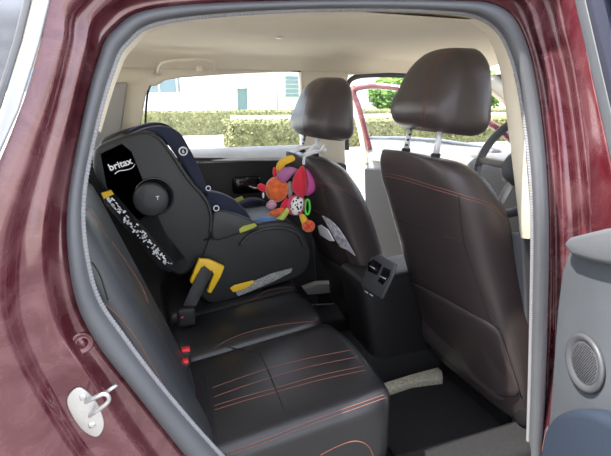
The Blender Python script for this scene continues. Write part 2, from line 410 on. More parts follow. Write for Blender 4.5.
# seal: a soft hollow bulb with a ribbed inner lip
band('door_seal', [loop(mixl(A, B, .98), .060), loop(mixl(A, B, .96), .035), loop(mixl(A, B, .80), .018), loop(mixl(A, B, .55), .016), loop(mixl(A, B, .30), .028), loop(mixl(A, B, .14), .06)], M['seal'], car)
rl = loop(mixl(A, B, .12), .060); 
def ribs():
    vs, fs = [], []; L = []
    n = 9
    P0 = loop(mixl(A, B, .34), .045)
    # resample by length
    def res(P, step):
        out = [P[0]]; acc = 0
        for a, b in zip(P[:-1], P[1:]):
            d = (b - a).length; 
            while acc + d >= step:
                t = (step - acc) / d; a = a + (b - a) * t; out.append(a); d = (b - a).length; acc = 0
            acc += d
        return out
    rings = []
    P = res(rl, .0018)
    for i, p in enumerate(P):
        t = (P[min(i + 1, len(P) - 1)] - P[max(0, i - 1)]).normalized(); n1 = V((0, -1, 0)); n2 = t.cross(n1).normalized()
        r = .0065 if i % 4 < 2 else .0055
        rings.append([p + n1 * math.cos(k * PI / 5) * r + n2 * math.sin(k * PI / 5) * r for k in range(10)])
    return rings
loft('seal_lip', ribs(), M['seal_rib'], car)

# door striker, plug and bolt on the painted surround
T = bvh(body)
def hit(tree, px, py):
    l, n, i, d = tree.ray_cast(CAM, rdir(px, py).normalized())
    if n.dot(rdir(px, py)) > 0: n = -n
    return l, n
l, n = hit(T, 90, 410)
ax = V((0, -1, 0))
outl = [(-16,-20),(-6,-23),(8,-10),(16,10),(13,22),(6,25),(-6,18),(-16,4),(-21,-10)]
st = plate('door_striker', [at(88 + a, 410 + b, Y=l.y - .001) for a, b in outl], ax * .006, M['zinc'], car, .002, 4)
tag(st, 'bare metal striker')
P = crom([at(86, 402, Y=l.y - .006), at(92, 399, Y=l.y - .022), at(104, 394, Y=l.y - .034), at(109, 398, Y=l.y - .034), at(106, 404, Y=l.y - .030), at(95, 412, Y=l.y - .018), at(90, 416, Y=l.y - .006)], 5)
tubes('striker_loop', [P], .0042, M['zinc'], st)
for (px, py) in ((83, 397), (92, 425)):
    c = at(px, py, Y=l.y - .007); vs, fs = rbox_geo(c, (.006, .003, .006), .0025, 4); mk('screw', vs, fs, M['chrome'], st)
l, n = hit(T, 82, 343); u = n.orthogonal().normalized(); v = n.cross(u)
def disc(c, n, prof, m, name, parent, seg=28, up=None):
    n = n.normalized(); u = n.orthogonal().normalized(); v = n.cross(u); vs = []; fs = []
    for r, h in prof: vs += [c + n * h + (u * math.cos(2 * PI * k / seg) + v * math.sin(2 * PI * k / seg)) * r for k in range(seg)]
    for j in range(len(prof) - 1): fs += [(j * seg + k, j * seg + (k + 1) % seg, (j + 1) * seg + (k + 1) % seg, (j + 1) * seg + k) for k in range(seg)]
    fs += [tuple(range((len(prof) - 1) * seg, len(prof) * seg)), tuple(range(seg))[::-1]]
    return mk(name, vs, fs, m, parent)
disc(l, n, [(.023, -.002), (.022, .003), (.017, .0035), (.015, .001), (.009, .001), (.008, .004), (.001, .0045)], M['paint'], 'blanking_plug', car)
l, n = hit(T, 106, 391)
bolt = tubes('bolt', [[l + n * .004 + V((-.012, 0, -.008)), l + n * .006 + V((.016, 0, .008))]], .004, M['zinc'], car)
# quarter window behind the surround
e = [(-12,182),(20,110),(40,45),(52,-5)]
strip = [side(x, y, -.040) for x, y in e] + [side(x - 16, y - 3, -.040) for x, y in e[::-1]]
plate('chrome_moulding', strip, V((0, -.012, 0)), mat('moulding', (.42, .43, .45), .3, .3), car, .004)
strip2 = [side(x - 18, y - 3, -.040) for x, y in e] + [side(x - 26, y - 5, -.040) for x, y in e[::-1]]
plate('window_rubber', strip2, V((0, -.006, 0)), M['seal'], car, .002)
qg = [side(x - 24, y - 3, -.035) for x, y in e] + [side(-60, -5, -.035), side(-80, 182, -.035)]
plate('quarter_window', qg, V((0, .005, 0)), M['windowdark'], car, 0)

# headliner
gx = [-.75 + i * .1 for i in range(28)]; gy = [.205 + j * (1.48 - .205) / 18 for j in range(19)]
def hz(x, y):
    u = (y - .80) / .685
    z = 1.627 - .045 * abs(u) ** 2.6 - (.05 * max(0, (u - .86) / .14) ** 2)
    return z - .03 * max(0, (x - 1.3)) ** 1.5 - .05 * max(0, -x) ** 1.5
vs = [V((x, y, hz(x, y))) for x in gx for y in gy]; ny = len(gy)
fs = [(i * ny + j, i * ny + j + 1, (i + 1) * ny + j + 1, (i + 1) * ny + j) for i in range(len(gx) - 1) for j in range(ny - 1)]
k = len(vs); vs += [v + V((0, 0, .03)) for v in vs]; fs += [tuple(i + k for i in f) for f in fs]
head = mk('headliner', vs, fs, M['headliner'], car)
# roof skin above
vs2 = [V((x, y, hz(x, .8) + .07 - .03 * abs((y - .8) / .8) ** 2)) for x in gx for y in [.10 + j * 1.45 / 12 for j in range(13)]]
fs2 = [(i * 13 + j, i * 13 + j + 1, (i + 1) * 13 + j + 1, (i + 1) * 13 + j) for i in range(len(gx) - 1) for j in range(12)]
mk('roof_panel', vs2, fs2, M['paint'], car)
# cream trim lip between lining and seal (near side), down the near middle pillar
def clip(P, i0, i1): return P[i0:i1]
Ai = 8
tr0 = crom([side(a, b, .075) for a, b in A[7:17] + [(531, 238)]], 7); 
inn = [(101,132),(117,80),(133,49),(173,25),(300,14),(429,15),(478,26),(498,58),(508,120),(519,212),(521,238)]
tr1 = crom([side(a, b, .130) for a, b in inn], 7); tr2 = crom([side(a - 1, b + 1, .18) for a, b in inn], 7)
band('roof_rail_trim', [tr0, [(p + q) / 2 + V((0, -.01, 0)) for p, q in zip(tr0, tr1)], tr1, tr2], M['trim'], car)
pt = [(523,237),(542,237),(542,480),(522,480),(527,340)]
plate('lower_pillar_trim', [at(a, b, Y=.125) for a, b in pt], V((0, .06, 0)), M['darktrim'], car, .01)
# assist handle
hY = 1.40
hp = crom([at(158, 73, Y=hY), at(160, 66, Y=hY - .03), at(166, 62, Y=hY - .045), at(187, 60, Y=hY - .05), at(206, 60, Y=hY - .045), at(214, 63, Y=hY - .03), at(216, 70, Y=hY)], 6)
gh = tubes('grab_handle', [hp], .0075, M['trim'], car, 10)
rbox('hook', at(199, 69, Y=hY - .02), (.014, .012, .012), .005, M['trim'], gh, 4)
T = bvh(head); l, n = hit(T, 279, 37)
ch = disc(l, n, [(.014, 0), (.013, .004), (.005, .005)], M['chrome'], 'coat_hook', car)
# far side: pillars, rail, door panel, window
FY = 1.50
def fp(P, y=FY): return [at(a, b, Y=y) for a, b in P]
plate('rear_pillar_trim', fp([(60,60),(155,66),(168,76),(152,82),(146,95),(140,130),(136,160),(60,170)]), V((0, .05, 0)), M['trim'], car, .01)
plate('quarter_trim', fp([(80,84),(128,82),(124,110),(118,150),(80,150)], 1.46), V((0, .03, 0)), M['greytrim'], car, .01)
plate('roof_side_rail', fp([(60,50),(620,30),(620,52),(500,62),(400,72),(345,75),(341,71),(300,71),(230,74),(185,77),(166,80),(156,86),(60,92)]), V((0, .06, 0)), M['trim'], car, .012)
plate('far_middle_pillar', fp([(300,62),(352,62),(347,85),(345,110),(346,168),(300,168),(303,150),(302,85)]), V((0, .06, 0)), M['trim'], car, .012)
plate('lower_middle_pillar', fp([(300,164),(347,164),(352,250),(352,330),(300,330)], 1.44), V((0, .11, 0)), M['black'], car, .012)
rd = plate('rear_door', fp([(60,158),(310,158),(318,300),(318,360),(60,360)], 1.43), V((0, .10, 0)), M['black'], car, .012)
plate('door_ledge', [V((-.3, 1.43, 1.115)), V((.92, 1.43, 1.115)), V((.92, 1.52, 1.165)), V((-.3, 1.52, 1.165))], V((0, 0, -.02)), M['silver'], rd, .004)
rbox('door_pull', at(247, 185, Y=1.425), (.075, .012, .045), .02, M['gloss'], rd, 6)
tubes('door_handle', [crom([at(249, 186, Y=1.42), at(254, 188, Y=1.40), at(262, 188, Y=1.40)], 4)], .006, M['chrome'], rd)
tubes('chrome_strip', [[at(190, 161, Y=1.425), at(302, 161, Y=1.425)]], .002, M['darktrim'], rd)
win = fp([(130,76),(310,66),(310,160),(130,160)], 1.53)
tag(plate('window_pane', win, V((0, .004, 0)), M['glass'], rd, 0))
wf = crom([at(a, b, Y=1.51) for a, b in [(145,150),(146,110),(150,86),(162,79),(200,75),(250,72),(295,71),(302,76),(303,110),(303,155)]], 6)
tubes('window_seal', [wf], .005, M['black'], rd)
# wheel-arch side, rear shelf wall and floor
box('rear_bulkhead', (-.72, .12, .5), (-.66, 1.45, 1.12), M['darktrim'], car)
box('floor_pan', (-.7, .10, .18), (2.3, 1.5, .24), M['carpet'], car, 0)
box('door_sill', (.2, .03, .20), (2.3, .16, .36), M['carpet'], car, .02)
fm = rbox('floor_mat', (.98, .40, .25), (.26, .24, .012), .01, M['carpet'], car, 6)
rbox('floor_tunnel', (1.0, .76, .30), (.85, .14, .09), .05, M['carpet'], car, 6)
# sunlight on carpet and far sill, put into the colour of two pale plates
ss = plate('sunlit_carpet_patch', [at(a, b, Z=.29) for a, b in [(383,383),(412,374),(438,367),(442,371),(443,378),(412,382),(388,390)]], V((0, 0, -.03)), M['speckle'], car, .003)
fs_ = plate('sunlit_sill_trim', [at(a, b, Y=1.36) for a, b in [(304,289),(318,284),(341,283),(345,287),(347,291),(330,293),(308,295)]], V((0, .05, 0)), M['greytrim'], car, .004)
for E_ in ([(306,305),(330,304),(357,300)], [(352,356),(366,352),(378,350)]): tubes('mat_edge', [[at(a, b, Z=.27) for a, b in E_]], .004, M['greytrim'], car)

# open far front door
ph = math.radians(53); HG = V((2.25, 1.50, 0)); du = V((-math.cos(ph), math.sin(ph), 0)); dn = V((-math.sin(ph), -math.cos(ph), 0))
fdp = (HG, dn)
def dp(P): return [at(a, b, plane=fdp) for a, b in P]
M['fdoor'] = mat('light_grey_door_trim', (.30, .31, .32), .5)
fdr = plate('front_door', dp([(365,137),(400,137),(440,140),(480,146),(500,150),(500,300),(368,300),(366,200)]), -dn * .10, M['fdoor'], car, .02)
tag(fdr, 'light grey inner door trim, door standing open')
plate('door_pocket', [p + dn * .03 for p in dp([(366,168),(400,170),(500,180),(500,298),(368,298)])], -dn * .03, M['black'], fdr, .008)
plate('armrest', [p + dn * .05 for p in dp([(372,152),(440,156),(490,162),(490,170),(430,166),(372,160)])], -dn * .05, M['greytrim'], fdr, .008)
fr = crom(dp([(366,165),(362,138),(356,112),(350,92),(349,86),(354,84)]), 6)
tubes('sash_edge', [fr], .022, M['tyellow'] if False else M['trim'], fdr)
fr2 = crom(dp([(370,150),(365,130),(359,108),(354,94),(358,88),(380,86),(420,92),(460,106),(500,130),(520,150)]), 6)
tubes('window_frame', [fr2], .022, M['paint'], fdr)
plate('window_pane', dp([(369,140),(355,92),(380,86),(420,92),(460,106),(498,135),(498,148)]), -dn * .004, M['glass'], fdr, 0)
# far front header with bluish rail
tubes('door_aperture_seal', [crom([at(a, b, Y=1.53) for a, b in [(347,150),(346,100),(348,84),(356,77),(375,75),(410,76),(450,80)]], 5)], .014, M['seal'], car)
# windscreen pillars, glass, dashboard
pa, pb = V((1.93, 1.45, 1.50)), V((2.75, 1.47, 1.02))
plate('far_windscreen_pillar', [pa, pa + V((.10, 0, .02)), pb + V((.12, 0, 0)), pb], V((0, .06, 0)), M['trim'], car, .01)
pa, pb = V((1.93, .06, 1.50)), V((2.75, .04, 1.02))
plate('near_windscreen_pillar', [pa, pa + V((.10, 0, .02)), pb + V((.12, 0, 0)), pb], V((0, .06, 0)), M['trim'], car, .01)
plate('windscreen', [V((1.97, .1, 1.53)), V((1.97, 1.47, 1.53)), V((2.85, 1.47, 1.03)), V((2.85, .1, 1.03))], V((.004, 0, .006)), M['glass'], car, 0)
dash = rbox('dashboard', (2.25, .78, .86), (.42, .68, .22), .10, M['black'], car, 10)
rbox('dash_top', (2.25, .78, 1.075), (.38, .64, .012), .01, M['greytrim'], dash, 8)  # lighter grey stands for light falling on the dash through the windscreen
rbox('instrument_hood', (1.90, .50, 1.08), (.10, .17, .045), .04, M['darktrim'], dash, 8)
box('bonnet', (2.75, .05, .85), (3.7, 1.45, 1.0), M['paint'], car, .05)
nf = plate('front_door', [V((1.10, -.05, .30)), V((2.35, -.05, .30)), V((2.42, -.05, .70)), V((2.42, -.05, 1.02)), V((1.10, -.05, 1.10))], V((0, .09, 0)), M['paint'], car, .02)
tubes('window_frame', [crom([V((1.12, -.01, 1.10)), V((1.10, .03, 1.35)), V((1.12, .07, 1.52)), V((1.40, .08, 1.56)), V((1.9, .07, 1.50)), V((2.40, -.0, 1.06))], 6)], .022, M['paint'], nf)
plate('front_wing', [V((2.46, -.05, 1.00)), V((2.46, -.05, .60)), V((2.60, -.05, .62)), V((2.75, -.05, .74)), V((3.0, -.05, .80)), V((3.25, -.05, .74)), V((3.4, -.05, .60)), V((3.7, -.05, .55)), V((3.7, -.05, .90))], V((0, .10, 0)), M['paint'], car, .02)
# steering wheel
M['door0'] = mat('grey_wheel_leather', (.11, .11, .12), .35)
wc = V((1.32, .50, 1.16)); wn = V((-1, 0, .38)).normalized(); wu = V((0, 1, 0)); wv = wn.cross(wu).normalized()
ring = [wc + (wu * math.cos(t) + wv * math.sin(t)) * .185 for t in [2 * PI * k / 40 for k in range(40)]]
sw = tubes('steering_wheel', [ring], .016, M['door0'], car, 10, closed=True)
for ang in (0, PI, PI * 1.5 if wv.z > 0 else PI / 2):
    d = wu * math.cos(ang) + wv * math.sin(ang); tubes('spoke', [[wc + d * .04 - wn * .02, wc + d * .182]], .014, M['greytrim'], sw)
disc(wc - wn * .02, wn, [(.07, -.02), (.07, .01), (.05, .025), (.01, .028)], M['darktrim'], 'hub', sw)
tubes('steering_column', [[wc - wn * .03, wc - wn * .40]], .035, M['black'], sw)
# centre console
con = rbox('centre_console', (1.235, .745, .485), (.42, .115, .245), .035, M['black'], car, 8, lambda v, u: v + V((-.05 * u.z * (1 if u.x < 0 else 0), 0, 0)))
T = bvh(con)
cp = (V((.782, .76, .66)), V((-1, 0, .16)).normalized())
def cpp(P, o=0): return [at(a, b, plane=cp) + cp[1] * o for a, b in P]
vp = plate('vent_surround', cpp([(373,258),(382,254),(398,264),(395,276),(384,299),(363,285)], 0), cp[1] * .012, M['darktrim'], con, .006)
for P in ([(371,263),(377,259),(385,265),(380,275),(371,271)][0:5], [(383,278),(387,267),(394,270),(393,276),(386,285),(381,281)]):
    vt = plate('air_vent', cpp(P, .012), cp[1] * .003, M['gloss'], con, .001)
for E_ in ([(374,266), (379,269)], [(384,276), (390,279)]): tubes('vent_louvre', [cpp(E_, .018)], .0018, M['silver'], con)
tubes('button_mark', [cpp([(368,291), (371,293)], .014), cpp([(373,294), (376,296)], .014)], .0015, M['white'], con)

# ------------------------------------------------------------------ open near rear door, right edge of view
H = V((.955, -.04, 0)); u2 = V((-.30, -.954, 0)); n2 = V((-.954, .30, 0)); dpl = (H, n2)
def np_(P, o=0): return [at(a, b, plane=(H + n2 * o, n2)) for a, b in P]
M['door'] = mat('blue_grey_door_plastic', (.082, .09, .10), .55, bump=.15)
nd = plate('near_rear_door', np_([(568,250),(600,243),(660,236),(680,520),(541,520),(546,440),(551,380),(556,310),(561,270)]), -n2 * .06, M['door'], car, .012)
tag(nd, 'blue-grey inner panel of the open near door')
plate('door_skin', [p - n2 * .06 for p in np_([(562,236),(700,225),(700,520),(541,520),(548,400),(556,300)])], -n2 * .05, M['paint'], nd, .01)
lp = np_([(561,244),(568,237),(600,229),(660,220),(660,258),(611,266),(590,262),(570,256)], .03)
plate('door_ledge', lp, -n2 * .04, M['seal'], nd, .012)
c = at(585, 363, plane=(H + n2 * .003, n2))
sg = disc(c, n2, [(.066, 0), (.064, .006), (.058, .008), (.050, .003), (.046, .001), (.02, .001)], M['darktrim'], 'speaker_surround', nd); disc(c + n2 * .0015, n2, [(.047, 0), (.046, .0005)], M['darktrim'], 'speaker_mesh', sg)
gp = []
vv, uu = V((0, 0, 1)), n2.cross(V((0, 0, 1)))
vs, fs = [], []
for i in range(-8, 9):
    for j in range(-8, 9):
        a_, b_ = (i + (j % 2) * .5) * .0056, j * .0050
        if a_ * a_ + b_ * b_ < .042 ** 2:
            k = len(vs); vs += [c + n2 * .0022 + uu * (a_ + .0017 * math.cos(q * PI / 3)) + vv * (b_ + .0017 * math.sin(q * PI / 3)) for q in range(6)]; fs.append(tuple(range(k, k + 6)))
mk('speaker_holes', vs, fs, M['gloss'], sg, False)
ar = plate('armrest', np_([(540,440),(546,424),(556,414),(572,409),(592,412),(611,421),(680,450),(690,560),(536,560)], .06), -n2 * .06, mat('blue_grey_leather', (.022, .032, .052), .6, bump=.2), nd, .018, 3)
T = bvh(ar); L = on_runs(T, [[(542,452),(547,430),(556,417),(570,411)]]); tubes('stitching', L, .0009, M['stitch'], ar, 6)
# window frame of that door
def strip(name, l, r, th, m, o=0):
    P = np_(l, o) + np_(r[::-1], o); return plate(name, P, -n2 * th, m, nd, .003)
strip('painted_frame', [(548,-60),(573,60),(588,140),(592,242)], [(566,-60),(592,80),(612,170),(625,242)], .05, M['paint'], .0)
strip('rubber_channel', [(560,-60),(592,78),(612,168),(625,242)], [(571,-60),(603,78),(624,168),(640,242)], .04, M['door'], .004)
strip('glass_run', [(571,-60),(603,78),(624,168),(640,242)], [(577,-60),(611,78),(634,168),(650,242)], .05, mat('navy_rubber', (.016, .018, .035), .95), .006)
plate('window_pane', np_([(577,-60),(611,78),(650,242),(800,242),(800,-60)], -.02), -n2 * .004, M['glass'], nd, 0)

# ------------------------------------------------------------------ front seats
def sring(c, hx, hy, z, e=3.2, n=36, tilt=0):
    out = []
    for k in range(n):
        t = 2 * PI * k / n; cx, sy = math.cos(t), math.sin(t)
        x = math.copysign(abs(cx) ** (2 / e), cx) * hx; y = math.copysign(abs(sy) ** (2 / e), sy) * hy
        out.append(V((c[0] + x, c[1] + y, z + x * tilt)))
    return out
def front_seat():
    s = empty('front_seat', (1.15, .43, .24))
    rx = lambda z: .770 + .37 * (1.25 - z)
    # z, far y, near y, depth, top roundness
    prof = [(.36, .63, .12, .10), (.42, .65, .10, .13), (.52, .66, .095, .16), (.65, .67, .11, .19), (.80, .668, .135, .21), (.92, .665, .155, .22), (1.02, .66, .160, .22),
            (1.10, .655, .165, .21), (1.145, .645, .180, .195), (1.185, .63, .205, .175), (1.208, .61, .235, .15), (1.225, .585, .275, .12), (1.232, .54, .33, .07)]
    R = []
    for z, yf, yn, d in prof:
        R.append((z, yf, yn, d))
    Q = crom([V((z, yf, yn)) for z, yf, yn, d in R], 3); Dd = crom([V((d, 0, 0)) for *_, d in R], 3)
    rings = []
    for q, dd in zip(Q, Dd):
        z, yf, yn = q; d = dd.x; yf += .02
        full = .20 if z > .6 else .15
        x0 = rx(z) + (.0 if z < 1.1 else max(0, (z - 1.1)) ** 2 * 1.2)
        rings.append(sring((x0 + d / 2, (yf + yn) / 2), d / 2, (yf - yn) / 2, z, 3.4, 44, -.37 * .3))
    back = loft('backrest', rings, M['leather'], s)
    # cushion
    cu = rbox('seat_cushion', (1.32, .41, .52), (.27, .25, .10), .06, M['leather_top'], s, 10, rot=('Y', -.10))
    box('seat_base', (1.16, .22, .24), (1.50, .64, .44), M['black'], s, .02)
    rbox('recliner_cover', (1.17, .125, .42), (.07, .03, .06), .025, M['black'], s, 6)
    # headrest: shaped block, rear face swept, crown narrower
    def hf(v, u):
        v = V(v); k = (u.z + 1) / 2
        v.y *= 1.03 - .30 * k ** 2.2; v.x += .085 * k ** 1.8 * (1 - u.x) / 2 + (.01 if u.x > 0 else 0) * (1 - k)
        v.x -= .012 * (1 - u.y ** 2) * (1 if u.x < 0 else 0)
        v.z += .012 * (1 - u.y ** 2) * k - .018 * (u.x + 1) / 2 * 0
        if u.z < 0: v.z += -.018 * u.x
        return v
    hr = rbox('headrest', (.925, .447, 1.418), (.102, .165, .122), .066, M['leather_top'], s, 16, hf)
    for y in (.36, .53):
        ps = tubes('headrest_post', [[V((.868, y, 1.19)), V((.885, y, 1.34))]], .009, M['silver'], hr, 12)
        disc(V((.872, y, 1.232)), V((0, 0, 1)), [(.015, -.02), (.015, .003), (.012, .006), (.0095, .007)], M['black'], 'post_guide', back, 16)
        if y > .5:
            for k in range(4): 
                vs, fs = rbox_geo(V((.8685 + .017 * k / 4, y - .0068, 1.25 + k * .017)), (.004, .0035, .0035), .001, 3); mk('notch', vs, fs, M['black'], ps)
    return s, back, hr, cu
seat, back, hr, cu = front_seat()
tag(seat, 'brown leather driver seat nearest the camera with a tall raised headrest', 'car seat', 'front seats')
T = bvh(back)
Ls = [[(381,173),(400,176),(430,185),(460,194),(490,204),(515,222),(528,236)],
      [(383,176),(400,179),(430,188),(460,197),(490,207),(513,225)],
      [(459,196),(461,220),(464,242),(470,262),(485,305),(500,345),(522,398)]]
sew('stitching', T, Ls[:2], .0009, M['stitch'], back)
sew('side_seam', T, [Ls[2]], .0022, M['seam'], back)
sew('panel_seam', T, [[(385,215),(420,228),(463,242)]], .0014, M['seam'], back)
# map pocket: a slightly fuller panel on the lower back
O_ = [(407,280),(430,290),(462,307),(499,329),(508,355),(520,392),(500,396),(470,388),(437,362),(422,325),(407,280)]
pts = on(T, O_, 5, .0)[:-1]
nr = V((-.94, 0, -.34))
mp_ = pillow('map_pocket', pts, nr, .012, .01, M['leather'], seat, 0, 8, 9, .0)
for v in mp_.data.vertices: v.co += nr * .004
tubes('pocket_piping', [on(T, O_[:4], 8, .006)], .0028, M['leather_top'], mp_)
tubes('pocket_piping', [on(T, O_[3:6], 8, .005)], .0022, M['leather_top'], mp_)
T = bvh(hr)
sew('stitching', T, [[(452,50),(440,56),(430,70),(425,90),(422,110),(421,127)], [(456,50),(444,57),(434,71),(429,90),(426,110),(425,127)], [(421,127),(440,131),(465,136)]], .0009, M['stitch'], hr)
# passenger seat: the same seat on the far side, farther back and lower
pas = copy_tree(seat); pas.location = seat.location + V((-.150, .635, -.062))
tag(pas, 'brown leather passenger seat on the far side with plush toys hanging behind it', 'car seat', 'front seats')
PO = V((-.150, .635, -.062))
bpy.context.view_layer.update()
pback = [o for o in bpy.data.objects if o.parent == pas and o.name.startswith('backrest')][0]

# ------------------------------------------------------------------ rear bench
bench = empty('rear_bench_seat', (.3, .72, .24))
tag(bench, 'black leather rear bench seat with rust coloured stitching under the child seat', 'car seat')
def cush(y0, y1, top, x1=.60, name='cushion_panel'):
    def fn(v, u):
        v = V(v); v.z += .012 * (1 - u.y ** 2) * max(0, u.z) + .035 * (u.x) ; v.x += .02 * (1 - u.y ** 2) * max(0, u.x) ; return v
    return rbox(name, ((.05 + x1) / 2, (y0 + y1) / 2, top - .12), ((x1 - .05) / 2, (y1 - y0) / 2, .12), .045, M['leather_rear'], bench, 14, fn)
c1 = cush(.085, .56, .60, .605); c2 = cush(.55, .88, .60, .585, 'cushion_panel'); c3 = cush(.865, 1.36, .60, .60, 'cushion_panel')
box('seat_box', (.05, .12, .24), (.52, 1.34, .42), M['black'], bench, .02)
T = bvh(c1, c2, c3)
rows = [[(212,388),(240,378),(270,368)], [(270,368),(310,358),(352,350)],
        [(214,397),(242,387),(273,377)], [(273,377),(313,366),(358,357)],
        [(214,406),(243,397),(276,388)], [(276,388),(318,376),(364,366)],
        [(215,410),(244,401),(277,392)], [(277,392),(320,380),(367,370)],
        [(224,453),(262,440),(310,421),(355,405),(392,392)], [(226,456),(264,443),(312,424),(357,408),(393,395)],
        [(214,349),(228,340),(249,332),(280,325),(316,321)],[(252,301),(264,292),(282,288),(304,287)]]
sew('stitching', T, rows, .0009, M['stitch'], c1)
sew('seam', T, [[(259,352),(266,366),(274,385),(285,412)], [(204,374),(209,392),(214,416),(218,438)], [(222,345),(240,350),(259,352)]], .0022, M['seam'], c1)
sew('seam', T, [[(320,455),(340,445),(356,441),(368,446),(374,458)]], .0016, M['stitch'], c1)
# backrest: near bolster, near panel, middle, far
def bk(y0, y1, z0, z1, name, off=0, th=.09, m='leather_grey'):
    def fn(v, u):
        v = V(v); v.x += .012 * (1 - u.y ** 2) * max(0, u.x); v.x += -.36 * v.z; return v
    zc = (z0 + z1) / 2; xf = .078 - (zc - .62) * .36 + off
    return rbox(name, (xf - th / 2, (y0 + y1) / 2, zc), (th / 2, (y1 - y0) / 2, (z1 - z0) / 2), min(.04, th / 2.2), M[m], bench, 14, fn)
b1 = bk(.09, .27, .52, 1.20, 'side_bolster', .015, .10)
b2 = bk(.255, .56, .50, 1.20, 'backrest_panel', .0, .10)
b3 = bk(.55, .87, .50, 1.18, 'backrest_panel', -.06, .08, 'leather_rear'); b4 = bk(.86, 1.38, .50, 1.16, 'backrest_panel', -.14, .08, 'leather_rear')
T = bvh(b1, b2)
sew('stitching', T, [[(84,206),(112,242),(140,284),(148,303)], [(100,300),(120,318),(140,345),(163,385)]], .0009, M['stitch'], b2)
sew('seam', T, [[(92,262),(100,275),(108,300)], [(105,195),(130,235),(152,285),(163,340)]], .0016, M['seam'], b2)
# buckles
for (px, py, s) in ((180, 354, .014), (178, 366, .016)):
    p = at(px, py, Z=.635); bb = rbox('buckle', p + V((.0, 0, -.02)), (.030, .014, .030), .006, M['black'], bench, 5)
    rbox('release_button', p + V((.018, 0, .011)), (.013, .011, .006), .003, M['red'], bb, 4)

# ------------------------------------------------------------------ child seat
cs = empty('child_seat', (.3, 1.1, .62))
tag(cs, 'black and navy child car seat with a yellow belt guide strapped to the rear bench', 'child seat')
Y0, Y1 = .895, 1.31
side = [(93,156),(99,146),(127,135),(146,131),(159,136),(172,153),(188,177),(204,196),(212,214),(212,232),(206,252),(198,266),(180,276),(160,262),(146,244),(126,216),(104,190),(94,172)]
sp_ = plate('side_wing', [at(a, b, Y=Y0) for a, b in side], V((0, .045, 0)), M['shell'], cs, .014, 3)
tag(sp_, 'dark grey plastic side shell')
rim = crom([at(a, b, Y=Y0 - .002) for a, b in [(150,134),(160,139),(173,156),(189,180),(205,199),(211,215),(210,232)]], 5)
tubes('wing_rim', [rim], .006, M['shell2'], sp_)
off = V((0, Y1 - Y0, 0))
plate('side_wing', [at(a, b, Y=Y0) + off for a, b in side], V((0, -.045, 0)), M['shell'], cs, .014, 3)
# back shell between the wings
bp_ = [at(a, b, Y=Y0) for a, b in [(97,152),(122,140),(134,150),(150,190),(168,232),(192,262),(180,275),(160,262),(126,216),(104,190)]]
plate('back_shell', bp_, off, mat('back_shell_plastic', (.009, .009, .010), .7), cs, .01)
# headrest cover with wings
hc = [(128,137),(148,128),(166,127),(180,133),(189,147),(197,163),(206,184),(209,194),(200,190),(186,168),(172,150),(158,135)]
for s, y in ((1, Y0 + .035), (-1, Y1 - .10)):
    plate('headrest_wing', [at(a, b, Y=Y0 + .02) + V((0, y - Y0 - .02, 0)) for a, b in hc], V((0, .07, 0)), M['navy'], cs, .022, 3)
hb = plate('headrest_pad', [at(a, b, Y=Y0 + .02) + V((0, .07, 0)) for a, b in [(130,140),(150,132),(168,134),(174,146),(160,152),(172,180),(160,182),(140,160)]], V((0, .27, 0)), M['navy'], cs, .02)
# seat body
lower = [(196,262),(206,240),(211,214),(222,213),(240,219),(258,224),(282,221),(299,227),(308,240),(312,256),(307,271),(294,280),(268,288),(236,299),(212,304),(198,292)]
lb = plate('seat_base', [at(a, b, Y=Y0 + .01) for a, b in lower], V((0, .40, 0)), M['shell'], cs, .022, 3)
arm = [(214,213),(228,212),(244,217),(258,224),(256,231),(240,234),(222,240),(212,238)]
plate('arm_side', [at(a, b, Y=Y0 - .012) for a, b in arm], V((0, .03, 0)), M['shell2'], cs, .010, 3)
rimp = crom([at(a, b, Y=Y0 + .002) for a, b in [(240,246),(248,236),(262,230),(282,228),(298,234),(304,246)]], 5)
tubes('arm_rim', [rimp], .006, M['shell2'], lb)
# navy padded sides inside
pad = [(206,194),(220,194),(236,201),(246,211),(252,222),(240,226),(214,226),(208,212)]
plate('side_cushion', [at(a, b, Y=Y0 + .05) for a, b in pad], V((0, .07, 0)), M['navy'], cs, .025, 3)
pad2 = [(222,222),(230,210),(241,204),(253,200),(266,202),(276,212),(282,228),(240,234)]
plate('side_cushion', [at(a, b, Y=Y1 - .10) for a, b in pad2], V((0, .08, 0)), M['navy'], cs, .028, 3)
plate('seat_pad', [at(a, b, Y=Y0 + .06) for a, b in [(214,222),(240,224),(268,222),(292,228),(296,240),(214,246)]], V((0, .26, 0)), M['navydark'], cs, .02)
# discs, labels, guides
dc = at(151, 199, Y=Y0 - .002); disc(dc + V((.012, 0, .008)), V((0, -1, 0)), [(.071, -.004), (.071, .001), (.066, .002), (.063, -.001)], M['gloss'], 'disc_recess', sp_, 40)
bd = disc(dc, V((0, -1, 0)), [(.062, 0), (.061, .016), (.054, .022), (.02, .024)], M['shell2'], 'impact_disc', sp_, 40)
def text(s, loc, size, ang, m, name, parent, yoff=0):
    c = bpy.data.curves.new(name, 'FONT'); c.body = s; c.size = size; c.extrude = .0004; c.resolution_u = 3; c.offset = size * .02
    o = bpy.data.objects.new('tmp', c); COL.objects.link(o); bpy.context.view_layer.update()
    me = bpy.data.meshes.new_from_object(o.evaluated_get(bpy.context.evaluated_depsgraph_get())); bpy.data.objects.remove(o)
    R = Matrix.Translation(loc) @ Matrix.Rotation(-ang, 4, 'Y') @ Matrix.Rotation(PI / 2, 4, 'X'); me.transform(R)
    me.materials.clear(); me.materials.append(m); q = bpy.data.objects.new(name, me); COL.objects.link(q); adopt(q, parent); return q
t0 = at(110, 171, Y=Y0 - .0015); t1 = at(134, 163, Y=Y0 - .0015); ta = math.atan2(t1.z - t0.z, t1.x - t0.x)
text('britax', t0, (t1 - t0).length * .40, ta, M['white'], 'brand_lettering', sp_)
